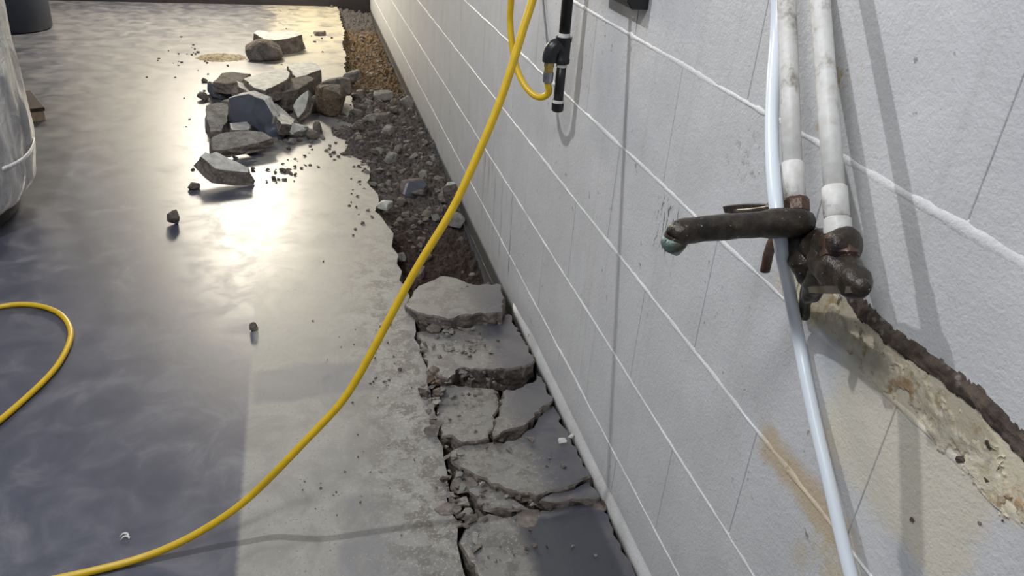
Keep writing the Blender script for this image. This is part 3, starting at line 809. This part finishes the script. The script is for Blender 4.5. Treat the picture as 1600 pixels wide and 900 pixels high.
flr = [FL(150, 891, RH), FL(100, 902, RH), FL(40, 914, RH), FL(-40, 925, RH), FL(-110, 900, RH), FL(-130, 840, RH), FL(-110, 765, RH), FL(-60, 705, RH),
       FL(0, 657, RH), FL(40, 622, RH), FL(70, 594, RH), FL(93, 567, RH), FL(108, 537, RH), FL(111, 515, RH), FL(98, 493, RH), FL(72, 480, RH), FL(37, 475, RH), FL(0, 479, RH), FL(-50, 492, RH), FL(-110, 515, RH), Vector((-1.95, 1.85, RH)), Vector((-2.35, 1.80, RH)), Vector((-2.8, 1.95, RH)), Vector((-3.2, 2.2, RH))]
path = catmull(loop+top_+hp+flr, 8)
for it in range(14):                                    # take out small kinks, hose end at the coupling kept
    path = path[:14]+[(a+2*b+c)/4 for a, b, c in zip(path[13:-2], path[14:-1], path[15:])]+path[-1:]
path = [Vector((p.x, p.y, max(p.z, RH))) for p in path]
hose = tube('air_hose', path, RH, MT['hose'], None, 12)
tag(hose, 'yellow rubber air hose hanging from the black pipe and curving over the floor', 'hose')

# ---- thin cable beside the pipe
c = tube('thin_cable', [WL(846, -25, -.004), WL(848, 0, -.004), WL(851, 32, -.004), WL(855, 68, -.006)], .0022, MT['wire'], None, 8)
tag(c, 'thin grey cable running down the wall left of the black pipe', 'cable')

# ---- black box at the top of the frame
b = thing('junction_box', 'black box on the wall at the top edge of the picture', 'box', loc=(0, 1.37, 1.0))
bm = bmesh.new()
prof = [(0, .0), (-.030, .0), (-.040, .012), (-.040, .13), (0, .13)]
yb0, yb1 = 1.300, 1.490
A = [bm.verts.new((x, yb0, .992+z)) for x, z in prof]; B = [bm.verts.new((x, yb1, .992+z)) for x, z in prof]
bm.faces.new(A); bm.faces.new(B[::-1])
for i in range(5): bm.faces.new((A[i], B[i], B[(i+1) % 5], A[(i+1) % 5]))
bmesh.ops.bevel(bm, geom=list(bm.edges), offset=.002, segments=1, affect='EDGES')
kid(from_bm('box_body', bm, [MT['plastic_black']], b), b)
kid(box('box_lid', (-.046, yb0+.004, 1.012), (-.040, yb1-.004, 1.118), MT['plastic_black'], b, .0015), b)

# ---- supply pipes
def supply(lab, top, bot, x0, x1, rings):
    a = WL(*bot, x1); t_ = WL(*top, x0); d = (t_-a).normalized()
    o = thing('water_pipe', lab, 'pipe', 'supply pipes', loc=a)
    far = t_+d*.5; far.x = min(far.x, -.016)
    kid(tube('pipe', [a, a.lerp(t_, .5), t_, far], .0102, MT['pipe'], o, 18), o)
    for h0, h1, r in rings:
        kid(lathe('coupling', a+d*h0, d, [(0, .0105), (.002, r), (h1-h0-.002, r), (h1-h0, .0105)], MT['pipe'], o), o)
    return a, d
p1, d1 = supply('left white painted supply pipe running up from the tap', (1229, 0), (1240, 305), -.060, -.092, [(-.006, .036, .0122)])
p2, d2 = supply('right white painted supply pipe close to the wall', (1281, 0), (1309, 362), -.060, -.090, [(-.006, .014, .0132), (.014, .046, .0122)])

# ---- old laundry tap, standing off the wall on its pipes
tap = thing('laundry_tap', 'corroded bronze tap with long spout and lever handles below the white pipes', 'tap', loc=(-.07, .62, .84))
BZ = MT['bronze']; XT = -.090
u1 = WL(1243, 318, XT-.002); u2 = WL(1311, 376, XT)
kid(lathe('union_nut', u1-d1*.012, d1, [(0, .012), (.003, .0148), (.014, .0148), (.018, .012)], MT['rustnut'], tap, 8, False), tap)
kid(lathe('union_nut', u2-d2*.018, d2, [(0, .014), (.003, .0185), (.020, .0190), (.024, .0135)], MT['rustnut'], tap, 10, False), tap)
s0 = WL(1270, 346, XT)
se = AY(1072, 361, s0.y+.020)
sp = catmull([s0, s0.lerp(se, .5)+Vector((0, 0, .001)), se, AY(1058, 369, s0.y+.021), AY(1053, 379, s0.y+.021)], 6)
L_ = len(sp)
kid(tube('spout', sp, [.0085, .0135, .0150, .0152, .0150]+[.0136-.0014*i/L_ for i in range(5, L_)], BZ, tap, 16, .0012), tap)
kid(tube('spout_end', [sp[-5], sp[-2], AY(1055, 386, s0.y+.021), AY(1059, 397, s0.y+.02)], [.0128, .0136, .0118, .003], MT['patina'], tap, 14, .0015), tap)
def blob(name, pts, rad, mat=BZ, j=.002):
    P = catmull([WL(u, v, XT+dx) for u, v, dx in pts], 5); n = len(P); k = len(rad)-1
    rr = []
    for i in range(n):
        t = i/(n-1)*k; a = min(int(t), k-1); rr.append(rad[a]+(rad[a+1]-rad[a])*(t-a))
    return kid(tube(name, P, rr, mat, tap, 16, j), tap)
blob('valve_body', [(1248, 350, 0), (1253, 375, .002), (1260, 402, .004), (1262, 425, .006), (1256, 440, .01)], [.012, .017, .020, .021, .017, .019, .020, .016, .012, .010, .004])
blob('crossbar', [(1250, 372, .006), (1285, 385, .004), (1318, 384, 0), (1332, 384, 0)], [.010, .016, .018, .0185, .019, .0195, .019, .016, .006])
blob('valve_body', [(1282, 384, .004), (1296, 408, 0), (1316, 426, -.004), (1342, 446, -.010), (1354, 455, -.012)], [.010, .017, .020, .021, .0195, .0205, .0215, .020, .016, .0165, .013, .010, .008, .003])
blob('valve_stem', [(1290, 420, 0), (1276, 440, .006), (1266, 462, .014)], [.015, .013, .010])
blob('wall_strap', [(1268, 440, .020), (1262, 455, .045), (1258, 472, .070), (1256, 494, .083)], [.009, .008, .0075, .007], j=.001)
def lever(a, b, wd, mat):
    a, b = Vector(a), Vector(b); d = (b-a).normalized(); n = d.cross(Vector((1, .3, .2))).normalized(); m_ = d.cross(n)
    bm = bmesh.new(); k = 8; rr = []
    for i in range(k+1):
        p = a.lerp(b, i/k); hw = wd*(.8+.3*math.sin(math.pi*i/k)); th = .0022
        rr.append([bm.verts.new(p+n*hw*s+m_*th*t) for s, t in ((-1, -1), (1, -1), (1, 1), (-1, 1))])
    for x, y in zip(rr[:-1], rr[1:]):
        for i in range(4): bm.faces.new((x[i], x[(i+1) % 4], y[(i+1) % 4], y[i]))
    bm.faces.new(rr[0][::-1]); bm.faces.new(rr[-1])
    return kid(from_bm('lever_handle', bm, [mat], tap), tap)
lever(WL(1133, 327, XT-.010), WL(1204, 325, XT-.010), .0050, BZ)
kid(tube('lever_rim', catmull([WL(1148, 329, XT-.014), WL(1176, 327, XT-.014), WL(1202, 323, XT-.014)], 5), .0016, MT['lever'], tap, 8), tap)
blob('lever_post', [(1200, 324, -.01), (1222, 328, -.006), (1240, 334, 0)], [.005, .007, .009])
lv = lever(WL(1266, 452, XT-.020), WL(1338, 451, XT-.020), .0036, MT['lever'])
lathe('handle_screw', WL(1345, 449, XT-.018), (-.6, -.7, .3), [(-.006, .005), (-.004, .0085), (.004, .0085), (.007, .003)], BZ, lv, 12)
blob('drain_lever', [(1218, 366, 0), (1207, 380, -.004), (1201, 398, -.006), (1195, 424, -.006)], [.0055, .0058, .0058, .0056], MT['rustnut'], .0008)

# ---- milky plastic tube
TP = [(1214, -60, -.050), (1215, 0, -.050), (1213, 60, -.056), (1208, 130, -.074), (1206, 200, -.092), (1208, 270, -.108), (1215, 340, -.117), (1222, 392, -.108), (1231, 440, -.066), (1239, 485, -.030),
      (1248, 530, -.014), (1259, 590, -.0155), (1276, 670, -.019), (1297, 760, -.023), (1315, 840, -.026), (1331, 905, -.028), (1352, 985, -.030)]
tb = tube('plastic_tube', catmull([WL(u, v, x) for u, v, x in TP], 6), .0076, MT['tube'], None, 16)
tag(tb, 'milky white plastic tube hanging down the wall in front of the tap', 'tube')

# ---- torn dark residue strip and cream plaster on the wall below the tap
def patch(name, y0, y1, zc, hw, mat, amp, seed, thr=0.0, step=.0026, ragged=.5):
    """a ragged crust on the wall face: a height field that is cut where it thins out"""
    ny = int((y1-y0)/step); nz = int(2.2*hw/step); bm = bmesh.new(); g = {}
    for i in range(ny+1):
        for j in range(nz+1):
            y = y0+(y1-y0)*i/ny; z = zc(y)-1.1*hw+2.2*hw*j/nz
            e = 1-abs(z-zc(y))/hw
            ee = min(1, (y-y0)/.03, (y1-y)/.03)
            q = Vector((seed, y, z))
            d = e*1.1+ragged*(N(q, 28)*.7+N(q, 75)*.5+N(q*1.0, 190)*.3)-.18-(1-ee)*.6
            h = max(0, min(1, d*2.2))*amp*(.75+.45*N(q, 120))
            g[i, j] = (bm.verts.new((-h-.0012 if d > thr else .0015, y, z)), d)
    for i in range(ny):
        for j in range(nz):
            q = [g[i, j], g[i+1, j], g[i+1, j+1], g[i, j+1]]
            if max(x[1] for x in q) > thr: bm.faces.new([x[0] for x in q])
    bmesh.ops.delete(bm, geom=[v for v in bm.verts if not v.link_faces], context='VERTS')
    return from_bm(name, bm, [mat], wall)
patch('residue_strip', .22, .655, lambda y: .800+.004*math.sin(y*30), .0135, MT['residue'], .0045, 3)
patch('plaster_crust', .40, .665, lambda y: .760+.006*math.sin(y*40), .027, MT['plaster'], .0022, 9, thr=.22, ragged=1.5)
patch('plaster_crust', .24, .44, lambda y: .747, .022, MT['plaster'], .0020, 14, thr=.22, ragged=1.5)
for (u, v, r) in [(1427, 812, .0022), (1548, 694, .0032), (1503, 717, .0036), (1545, 748, .0026), (1532, 817, .0016), (1568, 813, .0012)]:
    p = WL(u, v, 0)
    bm = bmesh.new(); rock_bm(bm, r*1.6, r*1.6, r, random.Random(int(u)), 12, .5)
    bmesh.ops.rotate(bm, verts=bm.verts, cent=(0, 0, 0), matrix=Matrix.Rotation(-math.pi/2, 3, 'Y'))
    from_bm('plug_hole', bm, [MT['residue']], wall, loc=p)

# ================================================================ things on the left
# ---- wrapped object under plastic sheeting
cx, cy = -2.055, 2.83
bag = thing('wrapped_object', 'bulky object wrapped in milky plastic sheeting at the left edge', 'wrapped object', loc=(cx, cy, 0))
prof = [(.05, .46), (.07, .505), (.12, .535), (.20, .548), (.34, .553), (.50, .556), (.66, .556), (.90, .55), (1.1, .53), (1.2, .42)]
def rad(z):
    for (a, ra), (b_, rb) in zip(prof[:-1], prof[1:]):
        if a <= z <= b_: return ra+(rb-ra)*(z-a)/(b_-a)
    return prof[-1][1]
bm = bmesh.new(); rows = []; SEG = 120; NZ = 70
for i in range(NZ+1):
    z = prof[0][0]+(prof[-1][0]-prof[0][0])*i/NZ; rr = []
    for k in range(SEG):
        a = 2*math.pi*k/SEG; c_, s_ = math.cos(a), math.sin(a)
        q = Vector((c_*2, s_*2, z*.9)); fold = abs(N(q, 3.2))*.030+N(Vector((a*5, z*1.3, 3)), 1.6)*.012+N(q, 9)*.006
        r = rad(z)-fold+.012
        rr.append(bm.verts.new((r*c_*1.0, r*s_*.92, z)))
    rows.append(rr)
for a, b_ in zip(rows[:-1], rows[1:]):
    for k in range(SEG): bm.faces.new((a[k], a[(k+1) % SEG], b_[(k+1) % SEG], b_[k]))
bm.faces.new(rows[-1])
from_bm('plastic_sheet', bm, [MT['sheet']], bag, True)
lathe('base', (0, 0, 0), (0, 0, 1), [(0, .455), (.01, .47), (.05, .47), (.07, .44)], MT['darkbase'], bag, 48)
bm = bmesh.new(); rows = []
for k in range(-14, 9):
    a = math.radians(-4*k-20); zt_ = .232+.006*math.sin(k*.5); r = rad(.23)+.013
    rows.append([bm.verts.new((r*math.cos(a), r*.92*math.sin(a), zt_+d)) for d in (-.007, .007)])
for a, b_ in zip(rows[:-1], rows[1:]): bm.faces.new((a[0], a[1], b_[1], b_[0]))
o = from_bm('tape_strip', bm, [simple('clear_tape', (.74, .74, .73), .25)], bag, True); md = o.modifiers.new('thick', 'SOLIDIFY'); md.thickness = .002

# ---- card box corner behind it
S = .15; e1 = Vector((-.41, .91, 0)).normalized(); e2 = Vector((-e1.y, e1.x, 0)); cn = Vector((-1.745, 3.905, 0))+(e1+e2)*S
cb = thing('card_box', 'low brown box whose corner sticks out behind the wrapped object', 'box', loc=cn)
cb.rotation_euler.z = math.atan2(e1.y, e1.x)
box('box_base', (-S, -S, 0), (S, S, .008), MT['wood'], cb)
for nm, lo, hi in (('side_panel', (-S, -S, .008), (S, -S+.008, .045)), ('side_panel', (-S, S-.008, .008), (S, S, .045)),
                   ('side_panel', (S-.008, -S+.008, .008), (S, S-.008, .045)), ('side_panel', (-S, -S+.008, .008), (-S+.008, S-.008, .045))):
    box(nm, lo, hi, MT['wood'], cb)
box('lid_rim', (-S-.006, -S-.006, .045), (S+.006, S+.006, .062), MT['woodd'], cb, .002)

# ---- dark bin
p = FL(18, 55); 
bn = thing('waste_bin', 'dark blue grey plastic bin far back on the left', 'bin', loc=(-2.395, 5.91, 0))
lathe('bin_body', (0, 0, 0), (0, 0, 1), [(0, .205), (.012, .22), (.30, .228), (.68, .240)], MT['bin'], bn, 48)
lathe('bin_rim', (0, 0, .68), (0, 0, 1), [(0, .240), (.004, .255), (.035, .255), (.04, .236)], MT['bin'], bn, 48)

bpy.context.view_layer.update()
